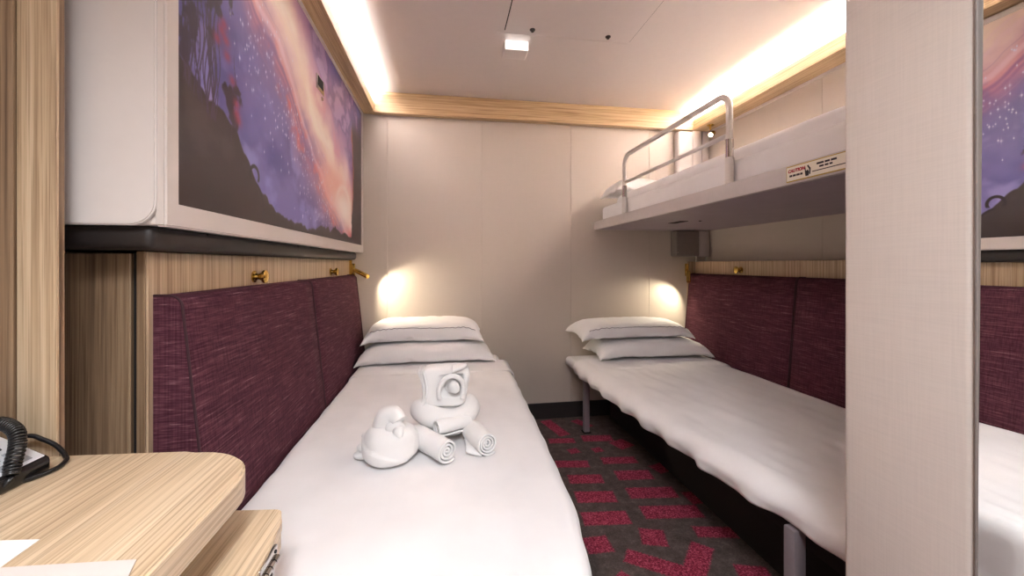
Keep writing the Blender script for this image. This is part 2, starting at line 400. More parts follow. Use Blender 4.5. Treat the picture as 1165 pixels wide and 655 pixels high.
def painting():
    ny, nzv = 820, 380
    y = np.linspace(.909, 2.693, ny); z = np.linspace(1.189, 2.02, nzv)
    Y, Z = np.meshgrid(y, z)
    rng = np.random.RandomState(7)
    def vnoise(fy, fz, oy=0, oz=0, octv=4, seed=0):
        r = np.random.RandomState(seed); tot = 0; amp = 1; s = 0
        for o in range(octv):
            g = r.rand(64, 64); a = (Y*fy*2**o + oy) % 63; c = (Z*fz*2**o + oz) % 63
            a = np.abs(a); c = np.abs(c); i = a.astype(int); j = c.astype(int); u = a-i; w = c-j
            u = u*u*(3-2*u); w = w*w*(3-2*w); i2 = (i+1) % 64; j2 = (j+1) % 64
            tot = tot + amp*((g[i,j]*(1-u)+g[i2,j]*u)*(1-w) + (g[i,j2]*(1-u)+g[i2,j2]*u)*w); s += amp; amp *= .5
        return tot/s
    sm = lambda e0, e1, x: (lambda t: t*t*(3-2*t))(np.clip((x-e0)/(e1-e0), 0, 1))
    C = np.zeros(Y.shape + (3,))
    def put(col, a):
        a = np.clip(a, 0, 1)[..., None]; C[:] = C*(1-a) + np.array(col, float)*a
    n1 = vnoise(4, 5, seed=1); n2 = vnoise(9, 11, seed=2); n3 = vnoise(22, 26, seed=3, octv=3)
    # blue violet sky
    C[:] = np.array((122, 116, 182.))
    put((80, 76, 146), sm(.45, .75, n1)*.8); put((152, 150, 212), sm(.5, .72, n2)*.7)
    put((86, 76, 140), sm(1.30, .95, Y)*sm(1.4, 1.7, Z)*.6)
    # stream centre: runs from the upper left to the lower right
    cy = np.array([.9, 1.15, 1.30, 1.45, 1.62, 1.80, 2.00, 2.20, 2.36, 2.46, 2.7]); cz = np.array([2.22, 2.07, 1.97, 1.90, 1.78, 1.665, 1.565, 1.47, 1.39, 1.31, 1.1])
    zc = np.interp(Y, cy, cz); d = (Z - zc)*.84 + (n2-.5)*.09 + (n1-.5)*.06      # signed distance from the stream
    dd = d + (vnoise(7, 9, seed=8)-.5)*.06
    r5 = np.random.RandomState(11); g = r5.rand(400)
    q = ((Z - zc)*62 + (n1-.5)*6 + 120) % 399; qi = q.astype(int) % 399; qf = q-q.astype(int)
    streak = g[qi]*(1-qf) + g[qi+1]*qf
    put((150, 108, 166), sm(-.34, -.14, d)*sm(.46, .24, d)*.8)
    put((206, 130, 152), np.exp(-((d+.15)/.07)**2)*sm(.35, .6, n2)*.95)
    put((214, 100, 104), np.exp(-((d+.19)/.06)**2)*sm(.42, .68, n3)*sm(1.2, 1.5, Y)*.85)
    put((168, 116, 176), sm(-.14, -.05, dd)*sm(.30, .12, dd)*.8)
    put((236, 196, 196), np.exp(-((dd-.01)/.155)**2)*.85)
    put((246, 226, 212), np.exp(-((dd-.005)/.10)**2)*.95)
    put((254, 244, 234), np.exp(-((dd-.01)/.055)**2)*sm(.3, .6, n1)*.9)
    put((220, 158, 178), np.exp(-((d-.13)/.05)**2)*sm(.35, .65, n2)*.8)
    put((238, 208, 222), sm(.60, .9, streak)*np.exp(-((d+.12)/.09)**2)*.65)
    put((112, 78, 142), sm(.62, .9, 1-streak)*np.exp(-((d+.13)/.08)**2)*.65)
    # clouds at the upper right
    put((112, 88, 150), sm(.17, .26, d)*sm(.42, .58, n2)*.8); put((190, 160, 204), sm(.16, .24, d)*sm(.58, .74, n2)*.8)
    put((88, 58, 82), sm(.46, .80, n1)*sm(2.40, 2.62, Y)*.7)
    # glow where the stream lands
    def blob(py, pz, sy, sz, col, a=1): put(col, a*np.exp(-(((Y-py)/sy)**2 + ((Z-pz)/sz)**2)))
    blob(2.10, 1.42, .30, .11, (232, 150, 142), .85); blob(2.22, 1.38, .22, .075, (252, 234, 228), .98); blob(2.28, 1.34, .13, .075, (255, 244, 240), .9)
    blob(2.30, 1.56, .07, .10, (248, 226, 226), .8); blob(2.02, 1.45, .12, .05, (240, 190, 176), .7); blob(2.42, 1.28, .06, .09, (255, 240, 240), .9)
    blob(2.42, 1.22, .10, .04, (206, 60, 70), .75); blob(2.5, 1.38, .05, .16, (150, 70, 90), .7)
    arc = np.abs(np.hypot((Y-2.25)/1.15, Z-1.34) - .13); put((255, 246, 242), np.exp(-(arc/.016)**2)*sm(1.36, 1.44, Z)*.45)
    # sparkles
    for i in range(330):
        py = 1.10 + .95*rng.rand()**.8; pz = np.interp(py, cy, cz) - abs(rng.normal(.26, .11)) - .05
        if pz < 1.24 or pz > 2.0: continue
        s = rng.choice([.0022, .003, .0045], p=[.6, .3, .1]); a = rng.uniform(.5, 1)
        j0 = np.searchsorted(z, pz-.025); j1 = np.searchsorted(z, pz+.025); i0 = np.searchsorted(y, py-.03); i1 = np.searchsorted(y, py+.03)
        yy = Y[j0:j1, i0:i1]-py; zz = Z[j0:j1, i0:i1]-pz
        w = a*(np.exp(-(yy**2+zz**2)/(s*s)) + .6*np.exp(-(yy/(.0015))**2-(zz/(s*3))**2))
        w = np.clip(w, 0, 1)[..., None]; sub = C[j0:j1, i0:i1]; sub[:] = np.maximum(sub, sub*(1-w) + np.array((228, 232, 255.))*w)
    # dark hill at the left with bushes along the bottom
    hy = np.array([.90, .96, 1.02, 1.08, 1.15, 1.20, 1.26, 1.34, 1.43, 1.55, 1.70, 1.80, 1.90, 2.0, 2.1, 2.2, 2.3, 2.4, 2.5, 2.7])
    hz = np.array([1.50, 1.47, 1.44, 1.43, 1.40, 1.36, 1.295, 1.255, 1.225, 1.215, 1.212, 1.215, 1.24, 1.225, 1.25, 1.222, 1.235, 1.215, 1.22, 1.215])
    hill = np.interp(Y, hy, hz) + (vnoise(28, 2, seed=21, octv=3)-.5)*.030 + (n3-.5)*.012
    put((62, 52, 56), sm(.004, -.004, Z-hill)); put((78, 66, 70), sm(.0, -.05, Z-hill)*sm(.5, .8, n2)*.8*sm(1.5, 1.2, Y)); put((50, 38, 40), sm(1.30, 1.20, Z)*.8*sm(.0, -.02, Z-hill))
    # a curled fern frond on the slope
    rr = np.hypot(Y-1.245, Z-1.318); put((50, 42, 50), sm(.007, .004, np.abs(rr-.026))*sm(1.30, 1.31, Z)); put((50, 42, 50), sm(.006, .003, np.abs(np.hypot(Y-1.235, (Z-1.235)) - .065))*sm(1.24, 1.26, Y)*sm(1.325, 1.30, Z))
    # slim trees on the hill
    for i in range(26):
        py = .93 + .20*rng.rand()**1.0; h = rng.uniform(.18, .5); b0 = np.interp(py, hy, hz)-.02; lean = rng.uniform(-.07, .07); wd = rng.uniform(.0025, .006)
        x = py + lean*(Z-b0) + .008*np.sin(Z*30+i); put((72, 58, 82), sm(wd*.8, wd*.3, np.abs(Y-x))*sm(b0+h, b0+h-.06, Z)*sm(b0-.02, b0, Z)*.95)
    fol = vnoise(34, 30, seed=31, octv=3)
    m = np.exp(-(((Y-1.02)/.10)**2 + ((Z-1.80)/.20)**2)); put((58, 46, 60), sm(.50, .60, fol*.6+m*.42)*.9*np.clip(m*4, 0, 1)*np.clip(m*4, 0, 1))
    m = np.exp(-(((Y-.945)/.05)**2 + ((Z-1.56)/.09)**2)); put((58, 46, 62), sm(.52, .62, fol*.6+m*.40)*.9*np.clip(m*4, 0, 1))
    m = np.exp(-(((Y-1.125)/.045)**2 + ((Z-1.47)/.08)**2)); put((60, 46, 58), sm(.50, .60, fol*.6+m*.42)*.9*np.clip(m*4, 0, 1)*np.clip(m*4, 0, 1))
    for py, pz in ((1.075, 1.63), (1.095, 1.615), (1.055, 1.60), (1.10, 1.58), (1.125, 1.53), (1.145, 1.455), (1.155, 1.44), (1.145, 1.48), (1.085, 1.65), (1.03, 1.72)):
        blob(py, pz, .016, .013, (178, 50, 74), .7)
    # dark trunk at the right edge with an orange lit rim
    tx = 2.45 + .03*np.sin(Z*9) + (n3-.5)*.03; top = 1.86
    put((60, 42, 48), sm(-.01, .02, Y-tx)*sm(top+.06, top-.06, Z)); put((168, 84, 56), np.exp(-((Y-tx+.004)/.014)**2)*sm(top, top-.05, Z)*sm(1.30, 1.45, Z)*.85)
    
    C[:] = np.clip(C, 0, 255)/255.0
    lin = np.where(C <= .04045, C/12.92, ((C+.055)/1.055)**2.4)
    me = bpy.data.meshes.new('painting'); nvt = ny*nzv
    loc = Vector((-.531, 1.801, 1.189))
    co = np.stack([np.zeros(nvt), Y.ravel()-loc.y, Z.ravel()-loc.z], 1)
    jj, ii = np.meshgrid(np.arange(nzv-1), np.arange(ny-1), indexing='ij'); k = (jj*ny+ii).ravel()
    quads = np.stack([k, k+1, k+ny+1, k+ny], 1)
    me.vertices.add(nvt); me.vertices.foreach_set('co', co.ravel().astype(np.float32))
    nf = len(quads); me.loops.add(nf*4); me.polygons.add(nf)
    me.loops.foreach_set('vertex_index', quads.ravel().astype(np.int32)); me.polygons.foreach_set('loop_start', np.arange(0, nf*4, 4, dtype=np.int32))
    me.update(calc_edges=True); me.validate()
    at = me.attributes.new('paint', 'FLOAT_COLOR', 'POINT')
    at.data.foreach_set('color', np.concatenate([lin.reshape(-1, 3), np.ones((nvt, 1))], 1).ravel().astype(np.float32))
    me.materials.append(M['painting']); return link(bpy.data.objects.new('painting', me), loc, BK)
painting()
lt = obj('latch', MB().box(-.5305, -.527, 1.79, 1.89, 1.80, 1.86, .001, 1), 'chrome', BK)
obj('recess', MB().box(-.5275, -.526, 1.805, 1.875, 1.818, 1.856), 'gap_black', lt)
obj('lock', MB().lathe([(0, .009), (.004, .009), (.005, .004)], (-.5305, 1.868, 1.782), (1, 0, 0)), 'chrome', BK)
def under(c):
    return Vector((c.x + .004*nz(c, 9, 2), c.y, c.z + .004*nz(c, 7, 5)))
obj('vinyl_cushion', MB().box(-.86, -.560, .885, 2.70, 1.0985, 1.1445, .014, 4, under), 'vinyl_black', BK, 60)
for yy in (1.02, 1.62, 2.2):
    obj('seam', MB().tube([(-.86, yy-.02, 1.105), (-.72, yy, 1.0990), (-.60, yy+.03, 1.104), (-.560, yy+.05, 1.125), (-.562, yy+.055, 1.142)], .002, 6), 'gap_black', BK)

# ------------------------------------------------------------------ headboards
def cushion_profile(xb, xt, xbot, z0, z1, r=.026):
    sg = 1 if xt > xb else -1
    pr = [(xb, z0), (xb, z1)]
    for i in range(9):
        a = PI/2*i/8; pr.append((xt - sg*r + sg*r*math.sin(a), z1 - r*(1-math.cos(a))))
    pr += [(xt + (xbot-xt)*t, z1 - r - (z1-r-z0)*t) for t in (.12, .3, .5, .7, .85, 1.0)]
    return pr
def cushion(mb, xb, xt, xbot, y0, y1, z0, z1):
    pr = cushion_profile(xb, xt, xbot, z0, z1); n = len(pr); ys = [y0, y0+.003] + [y0+(y1-y0)*k/10 for k in range(1, 10)] + [y1-.003, y1]; vs = []
    for y in ys:
        e = .003 if y in (y0, y1) else 0; t = (y-y0)/(y1-y0)
        for i, (x, z) in enumerate(pr):
            sgn = 1 if xt > xb else -1; w = 0 if i < 2 else 1
            puff = .005*math.sin(PI*t)*math.sin(PI*min(1, max(0, (z-z0)/(z1-z0))))
            vs.append((x + w*sgn*(puff-e), y, z - (e if i in range(1, 8) else 0)))
    fs = [tuple(range(n)), tuple((len(ys)-1)*n+i for i in range(n-1, -1, -1))]
    for j in range(len(ys)-1):
        for i in range(n): k = (i+1) % n; fs.append((j*n+i, j*n+k, (j+1)*n+k, (j+1)*n+i))
    return mb.add(vs, fs)
def headboard(side):
    if side == 'L':
        h = thing('headboard', (-.63, 1.86, 0), 'long plum upholstered headboard on oak panel behind the left bed', 'headboard')
        xp0, xp1, xb, xt, xbot = -.632, -.6155, -.615, -.56, -.503; pads = ((.977, 1.832), (1.838, 2.700)); knobs = (1.438, 2.321); kz = 1.03
        obj('panel', MB().box(xp0, xp1, .962, 2.752, .0, 1.0965, .002, 1), 'wood_z', h)
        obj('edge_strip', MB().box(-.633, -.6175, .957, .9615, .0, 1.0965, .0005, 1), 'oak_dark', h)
        obj('shadow_gap', MB().box(-.6495, -.6330, .975, .99, .0, 1.093), 'gap_black', h)  # solid black strip added to paint the dark inside the slot
        obj('end_strip', MB().box(-.642, -.60, 2.7525, 2.762, .45, 1.0965, .001, 1), 'brass', h)
        obj('side_panel', MB().box(-.878, -.650, .966, .985, .0, 1.093, .002, 1), 'oak_dark', h)  # darker oak tone paints in the shade this end panel lies in
    else:
        h = thing('headboard', (1.80, 1.86, 0), 'long plum upholstered headboard on oak panel under the upper bunk', 'headboard')
        xp0, xp1, xb, xt, xbot = 1.7985, 1.823, 1.798, 1.750, 1.702; pads = ((.90, 1.813), (1.819, 2.742)); knobs = (2.272,); kz = 1.035
        obj('panel', MB().box(xp0, xp1, .70, 2.745, .0, 1.090, .002, 1), 'wood_z', h)
        obj('end_strip', MB().box(1.738, 1.823, 2.7455, 2.755, .45, 1.090, .001, 1), 'wood_z', h)
    sg = 1 if xt > xb else -1
    for y0, y1 in pads:
        c = obj('cushion', cushion(MB(), xb, xt, xbot, y0, y1, .44, 1.003), 'plum', h, 50)
        for ye in (y0, y1):
            p = [(x, ye + (.002 if ye == y0 else -.002), z) for x, z in cushion_profile(xb, xt, xbot, .44, 1.003)[1:]]
            obj('piping', MB().tube(p, .0028, 8), 'piping', c, 180)
    for ky in knobs:
        obj('knob', MB().lathe([(0, .019), (.004, .019), (.007, .012), (.014, .009), (.022, .013), (.030, .021), (.037, .021), (.041, .014), (.042, .002)], (xp1 if side == 'L' else xp0, ky, kz), (sg, 0, 0)), 'brass', h, 40)
headboard('L'); headboard('R')

# ------------------------------------------------------------------ lower beds
def drape(x0, x1, y0, y1, z0, R, ext, hemf, nx=70, ny=150, amp=.006, seed=0.0, xr=None, bulge=.0, top=None):
    """cloth over a mattress; ext = how far it falls on (x0, x1, y0, y1) sides"""
    ix0, ix1, iy0, iy1 = x0+R, x1-R, y0+R, y1-R
    def pt(u, v):
        px = ix0-ext[0] + u*(ix1-ix0+ext[0]+ext[1]); py = iy0-ext[2] + v*(iy1-iy0+ext[2]+ext[3])
        cx = min(max(px, ix0), ix1); cy = min(max(py, iy0), iy1); a = px-cx; b = py-cy
        per = cy*1.0 + cx*1.0
        L = math.hypot(a, b)
        if L < 1e-9:
            p = Vector((px, py, z0))
        else:
            d = max(abs(a), abs(b)); dx, dy = a/L, b/L
            q = R*PI/2
            if d < q: g = R*math.sin(d/R); h = R*(1-math.cos(d/R))
            else: g = R; h = R + (d-q)*hemf(cx, cy)
            t = max(0, min(1, d/(q+.05)))
            w = amp*t*(math.sin(per*34+seed+2*nz((cx, cy, 0), 6, seed)) + .8*nz((cx*1, cy*1, h*2), 16, seed+3))
            g += w + bulge*math.sin(PI*min(1, h/.09))
            p = Vector((cx + dx*g, cy + dy*g, z0-h))
        s = top((px-x0)/(x1-x0), (py-y0)/(y1-y0)) if top else 0
        f = 1.0 if L < 1e-9 else .4
        p.z += f*(s + .006*nz(p, 5, seed) + .004*nz((p.x*1.5, p.y*.5, 0), 14, seed+1))
        if xr: p.x = xr(p)
        return p
    return MB().grid(pt, nx, ny)

def pillow_top(a, b, w, d, h, seed, sgn=1):
    th = (max(0, 1-abs(a)**7)*max(0, 1-abs(b)**5))**.5
    px = a*w/2*(1 - .05*(1-abs(b)**2)*abs(a)**6); py = b*d/2*(1 - .10*(1-abs(a)**4)*abs(b)**4)
    wr = .012*nz((px, py, 0), 7, seed) + .010*nz((px*1.8, py*2.4, 0), 11, seed+4) + .005*nz((px*2, py*2, 0), 24, seed+8)
    zz = sgn*h/2*th*(1 + .18*(1-abs(a)**2)*(1-abs(b)**2))*(1 if sgn > 0 else .3) + wr*(.3+.5*(1-th))*(1 if th > .01 else .5) - .03*abs(a)**7*(.3+abs(b))*.7
    return Vector((px, py, zz))
def pillow(cx, cy, z, w, d, h, rz=0.0, tx=0.0, ty=0.0, seed=0.0, n=56):
    mb = MB(); Rm = Matrix.Rotation(rz, 3, 'Z') @ Matrix.Rotation(ty, 3, 'Y') @ Matrix.Rotation(tx, 3, 'X')
    for sgn in (1, -1):
        mb.grid(lambda u, v: Rm @ pillow_top(math.sin(PI*(u-.5)), math.sin(PI*(v-.5)), w, d, h, seed, sgn) + Vector((cx, cy, z+h*.2)), n, n)
    b = bmesh.new(); vs = [b.verts.new(p) for p in mb.v]
    for f in mb.f: b.faces.new([vs[i] for i in f])
    bmesh.ops.remove_doubles(b, verts=b.verts[:], dist=.0002); bmesh.ops.recalc_face_normals(b, faces=b.faces[:])
    return MB().bm(b)
def pillow_seam(cx, cy, z, w, d, h, off, rz=0.0, tx=0.0, ty=0.0, seed=0.0):
    """wavy embroidered hem line along the pillowcase front"""
    pts = []; Rm = Matrix.Rotation(rz, 3, 'Z') @ Matrix.Rotation(ty, 3, 'Y') @ Matrix.Rotation(tx, 3, 'X')
    for i in range(90):
        a = -0.86 + 1.72*i/89; wav = .012*math.sin(i*1.3)*(1 if abs(a) > .45 else .2)
        pts.append(Rm @ (pillow_top(a, off + wav, w, d, h, seed) + Vector((0, 0, .0006))) + Vector((cx, cy, z+h*.2)))
    return MB().tube(pts, .0021, 5)

def lower_bed(side):
    if side == 'L':
        b = thing('single_bed', (-.06, 1.73, 0), 'left single bed beneath the painting, with towel animals on it', 'bed')
        x0, x1, y0, y1, ztop = -.498, .345, .70, 2.735, .468
    else:
        b = thing('single_bed', (1.25, 1.75, 0), 'right single bed on grey legs beneath the upper bunk', 'bed')
        x0, x1, y0, y1, ztop = .805, 1.692, .76, 2.735, .440
    sl = (lambda c: Vector((c.x + .10*(2.735-c.y)/2*(x1-c.x)/(x1-x0), c.y, c.z))) if side == 'R' else (lambda c: Vector((c.x - .12*(2.735-c.y)/2*(c.x-x0)/(x1-x0), c.y, c.z)))
    obj('mattress', MB().box(x0, x1, y0, y1, ztop-.065, ztop, .03, 5, sl), 'cotton', b, 60)
    obj('base', MB().box(x0+(.18 if side == 'R' else .02), x1-(.005 if side == 'R' else .17), y0+.02, y1-.005, ztop-.16, ztop-.0655, .008, 2), 'bed_base', b)
    if side == 'R': obj('underbed_shade_block', MB().box(1.12, 1.68, .80, 2.70, .012, ztop-.1605, .006, 2), 'bed_base', b)  # added dark block, put in to blacken the shaded space under the bed
    xs = (x0+.075, x1-.06) if side == 'R' else (x0+.06, x1-.147)
    for lx0 in xs:
        for ly in (.95, 2.50):
            lx = lx0 + (.030 if side == 'R' and ly < 1 and lx0 == xs[0] else 0)
            l = obj('leg', MB().box(lx-.018, lx+.018, ly-.018, ly+.018, .004, ztop-(.066 if side == 'R' and lx0 == xs[0] else .1605), .004, 2), 'leg', b)
            obj('foot_pad', MB().box(lx-.025, lx+.025, ly-.025, ly+.025, 0, .006, .002, 1), 'black_plastic', l)
    return b
lower_bed('L'); lower_bed('R')

# duvets
def xr_left(p):
    if p.x < .1: return p.x
    e = float(np.interp(p.y, [.62, .75, .96, 1.36, 2.0, 2.7], [.240, .275, .311, .330, .348, .360])) - .345
    return p.x + e*(p.x-.1)/.245
dl = obj('duvet', drape(-.500, .352, .685, 2.44, .492, .045, (.065, .20, .20, .05), lambda cx, cy: 1, 70, 150, .004, 1.3, xr_left), 'cotton', None, 180)
solid(dl, .012)
tag(dl, 'smooth white duvet on the left bed, towel animals resting on it', 'duvet')
sh = obj('turned_sheet', drape(-.499, .358, 2.17, 2.46, .4995, .04, (.060, .15, .02, .02), lambda cx, cy: 1, 60, 24, .003, 3.1, xr_left), 'cotton', dl, 180)
solid(sh, .005)
def xr_right(p):
    e = float(np.interp(p.y, [.78, .88, .97, 1.1, 1.5, 2.0, 2.55], [.900, .905, .893, .866, .838, .806, .792])) - .822
    return p.x + e*max(0, min(1, (1.6-p.x)/.75))
dr = obj('duvet', drape(.822, 1.685, .735, 2.52, .468, .055, (.16, .08, .14, .03),
     lambda cx, cy: .38 + .25*nz((cx, cy, 0), 3.5, 6), 80, 170, .009, 5.2, xr_right, .012,
     lambda u, v: .012*math.sin(PI*min(1, max(0, u)))), 'cotton', None, 180)
solid(dr, .014)
tag(dr, 'rumpled white duvet overhanging the right bed beneath the upper bunk', 'duvet')
sh2 = obj('turned_sheet', drape(.835, 1.682, 2.16, 2.50, .478, .05, (.06, .06, .03, .02), lambda cx, cy: 1, 60, 24, .004, 7.7), 'cotton', dr, 180)
solid(sh2, .005)

# pillows
def add_pillow(args, label, seam=None):
    p = obj('pillow', pillow(*args[:6], rz=args[6], tx=args[7], ty=args[8], seed=args[9]), 'pillowcase', None, 180)
    tag(p, label, 'pillow', 'white pillows on the beds')
    if seam: obj('embroidered_hem', pillow_seam(*args[:6], seam, *args[6:]), 'stitch', p, 180)
    return p
add_pillow((-.112, 2.52, .502, .785, .36, .145, .02, .0, .0, 1.1), 'lower of the two white pillows on the left bed')
add_pillow((-.130, 2.57, .620, .70, .34, .150, -.01, .06, .0, 2.4), 'upper of the two white pillows on the left bed', -.86)
add_pillow((1.285, 2.50, .490, .74, .36, .135, -.03, .0, .0, 3.7), 'lower of the two white pillows on the right bed')
add_pillow((1.19, 2.555, .606, .76, .34, .130, .02, .06, .0, 4.9), 'upper of the two white pillows on the right bed', -.86)

# ------------------------------------------------------------------ upper bunk on the right
UB = thing('upper_bunk', (1.45, 1.75, 1.312), 'grey metal upper bunk with guard rail above the right bed', 'bunk')
obj('front_rail', MB().box(1.03, 1.052, .72, 2.764, 1.312, 1.371, .003, 2), 'metal_grey', UB)
obj('end_rail', MB().box(1.0525, 1.895, 2.742, 2.764, 1.312, 1.371, .003, 2), 'metal_grey', UB)
obj('end_rail', MB().box(1.0525, 1.895, .72, .742, 1.312, 1.371, .003, 2), 'metal_grey', UB)
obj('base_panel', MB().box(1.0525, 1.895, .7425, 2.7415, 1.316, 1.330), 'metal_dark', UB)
rc = obj('recess_handle', MB().box(1.31, 1.36, 2.14, 2.27, 1.3135, 1.3165, .001, 1), 'gap_black', UB)
obj('screw', MB().lathe([(0, .008), (.003, .006)], (1.42, 2.12, 1.316), (0, 0, -1), 12), 'gap_black', UB)
obj('mattress', MB().box(1.062, 1.885, .75, 2.70, 1.331, 1.465, .025, 4), 'cotton', UB, 60)
# guard rail
RL = []
ya, yb, zt, xr_ = 2.287, 1.377, 1.710, 1.042
def arc(cy, cz, r, a0, a1, n=8): return [(xr_, cy + r*math.cos(a0+(a1-a0)*i/n), cz + r*math.sin(a0+(a1-a0)*i/n)) for i in range(n+1)]
RL = [(xr_, ya, 1.365)] + arc(ya-.06, zt-.06, .06, 0, PI/2) + arc(yb+.06, zt-.06, .06, PI/2, PI) + [(xr_, yb, 1.365)]
gr = obj('guard_rail', MB().tube(RL, .0125, 14).cyl((xr_, ya, 1.553), (xr_, yb, 1.553), .009), 'rail', UB, 180)
for yy in (ya, yb):
    obj('sleeve', MB().cyl((xr_, yy, 1.468), (xr_, yy, 1.535), .0145), 'chrome', gr, 40)
    obj('socket', MB().cyl((xr_, yy, 1.3712), (xr_, yy, 1.466), .0155), 'rail', gr, 40)
# warning sign
sg = obj('warning_sign', MB().box(1.0275, 1.0298, .80, 1.104, 1.318, 1.366, .001, 1), 'sign_gold', UB)
obj('sign_face', MB().box(1.0265, 1.0274, .804, 1.100, 1.3215, 1.3625), 'sign_cream', sg)
def lettering(txt, y, z, size, x=1.0264):
    cu = bpy.data.curves.new('t', 'FONT'); cu.body = txt; cu.size = size; cu.extrude = .0002; cu.offset = .0009; cu.shear = .18; cu.space_character = 1.05
    o = bpy.data.objects.new('t', cu); COL.objects.link(o); bpy.context.view_layer.update()
    me = bpy.data.meshes.new_from_object(o.evaluated_get(bpy.context.evaluated_depsgraph_get()))
    vs = [(x - v.co.z, y - v.co.x, z + v.co.y) for v in me.vertices]; fs = [tuple(p.vertices) for p in me.polygons]
    bpy.data.objects.remove(o); return MB().add(vs, fs)
obj('caution_lettering', lettering('CAUTION', 1.0955, 1.346, .0125), 'sign_red', sg, 0)
small = MB()
for i, (a, b) in enumerate(((1.090, 1.080), (1.078, 1.067), (1.065, 1.054), (1.052, 1.044))): small.box(1.0260, 1.0264, b, a, 1.3325, 1.3385)
for a, b in ((.998, .976), (.973, .958), (.955, .938)): small.box(1.0260, 1.0264, b, a, 1.350, 1.3555)
for a, b in ((.990, .976), (.973, .962), (.959, .950)): small.box(1.0260, 1.0264, b, a, 1.341, 1.346)
small.box(1.0260, 1.0264, .90, 1.012, 1.3325, 1.3350)
obj('small_print', small, 'sign_black', sg, 0)
ic = MB().add([(1.0262, 1.036-a, 1.325+b) for a, b in ((.002,.0),(.012,.0),(.014,.010),(.010,.018),(.004,.015),(.001,.028),(-.001,.028),(.000,.010))], [tuple(range(8))])
ic.add([(1.0262, 1.026-a, 1.325+b) for a, b in ((.004,.003),(.008,.003),(.009,.020),(.001,.031),(-.003,.029),(.004,.018))], [tuple(range(6))])
obj('pictogram', ic, 'sign_black', sg, 0, fix=False)
# bedding of the bunk
du = obj('duvet', drape(1.075, 1.875, .76, 2.52, 1.522, .06, (.14, .07, .10, .03), lambda cx, cy: 1, 60, 130, .005, 8.3, None, .004, lambda u, v: .02*math.sin(PI*min(1, max(0, u)))), 'cotton', None, 180)
solid(du, .012); tag(du, 'puffy white duvet on the upper bunk, behind the guard rail', 'duvet')
add_pillow((1.40, 2.545, 1.500, .72, .27, .150, .03, -.04, .05, 6.2), 'white pillow on the upper bunk')
# corner guides of the bunk
GD = thing('bunk_guide', (1.75, 2.72, 1.12), 'grey bunk lifting guide in the back corner under the upper bunk', 'bracket')
lo = obj('lower_housing', MB().box(1.615, 1.80, 2.69, 2.768, 1.126, 1.310, .012, 3), 'metal_box', GD)
obj('bolt', MB().lathe([(0, .007), (.004, .006)], (1.628, 2.69, 1.155), (0, -1, 0), 12), 'chrome', lo)
obj('side_plate', MB().box(1.801, 1.885, 2.70, 2.768, 1.126, 1.310, .004, 2), 'metal_grey', GD)
obj('support_rod', MB().cyl((1.79, 2.72, 1.093), (1.79, 2.72, 1.127), .007), 'chrome', GD)
up = obj('upper_housing', MB().box(1.64, 1.76, 2.706, 2.768, 1.372, 2.030, .02, 4), 'white_shell', GD, 40)
obj('upper_channel', MB().box(1.7605, 1.83, 2.712, 2.768, 1.372, 2.036, .003, 2).box(1.838, 1.89, 2.715, 2.768, 1.372, 2.036, .003, 2), 'white_shell', GD)

# ------------------------------------------------------------------ reading lamps
def reading_lamp(mount, p0, p1, target, power, label):
    L = thing('reading_lamp', mount, label, 'lamp')
    m = Vector(mount); a = Vector(p0); b = Vector(p1); d = (b-a).normalized()
    obj('mount_plate', MB().box(m.x-.012, m.x+.012, m.y-.006, m.y+.006, m.z-.045, m.z+.045, .003, 2), 'brass', L)
    obj('arm', MB().cyl(m, a + d*.02, .006), 'brass', L, 40)
    hd = obj('lamp_head', MB().lathe([(0, .006), (.002, .013), (.006, .0145), ((b-a).length-.004, .0145), ((b-a).length, .0135), ((b-a).length, .010), ((b-a).length-.003, .0098)], a, d), 'brass', L, 40)
    obj('lens', MB().lathe([(0, .0097), (.001, .0095)], b - d*.0025, d), 'lens', hd, 0)
    l = bpy.data.lights.new('reading_lamp_light', 'SPOT'); l.energy = power; l.color = (1, .86, .62); l.spot_size = math.radians(125); l.spot_blend = .7; l.shadow_soft_size = .012
    o = bpy.data.objects.new('reading_lamp_light', l); COL.objects.link(o); o.location = b + d*.012
    o.rotation_euler = (Vector(target) - b).to_track_quat('-Z', 'Y').to_euler()
reading_lamp((-.588, 2.735, 1.03), (-.572, 2.715, 1.032), (-.485, 2.665, .992), (-.05, 2.70, .74), 4.2, 'small brass reading lamp at the far end of the left headboard')
reading_lamp((1.728, 2.738, 1.03), (1.718, 2.705, 1.020), (1.690, 2.655, .945), (1.40, 2.72, .60), 3.6, 'small brass reading lamp at the far end of the right headboard')
BL = thing('reading_lamp', (1.80, 2.60, 1.97), 'small bright lamp under the oak cove above the upper bunk pillow', 'lamp')
obj('mount_plate', MB().lathe([(0, .022), (.006, .020), (.008, .007), (.035, .006)], (1.82, 2.60, 2.042), (0, 0, -1)), 'brass', BL, 40)
bh = obj('lamp_head', MB().lathe([(0, .008), (.004, .016), (.05, .016), (.052, .013)], (1.845, 2.60, 1.99), (-.8, -.5, -.5)), 'brass', BL, 40)
obj('lens', MB().lathe([(0, .0125), (.002, .0125)], Vector((1.845, 2.60, 1.99)) + Vector((-.8, -.5, -.5)).normalized()*.0525, (-.8, -.5, -.5)), 'lens', bh, 0)

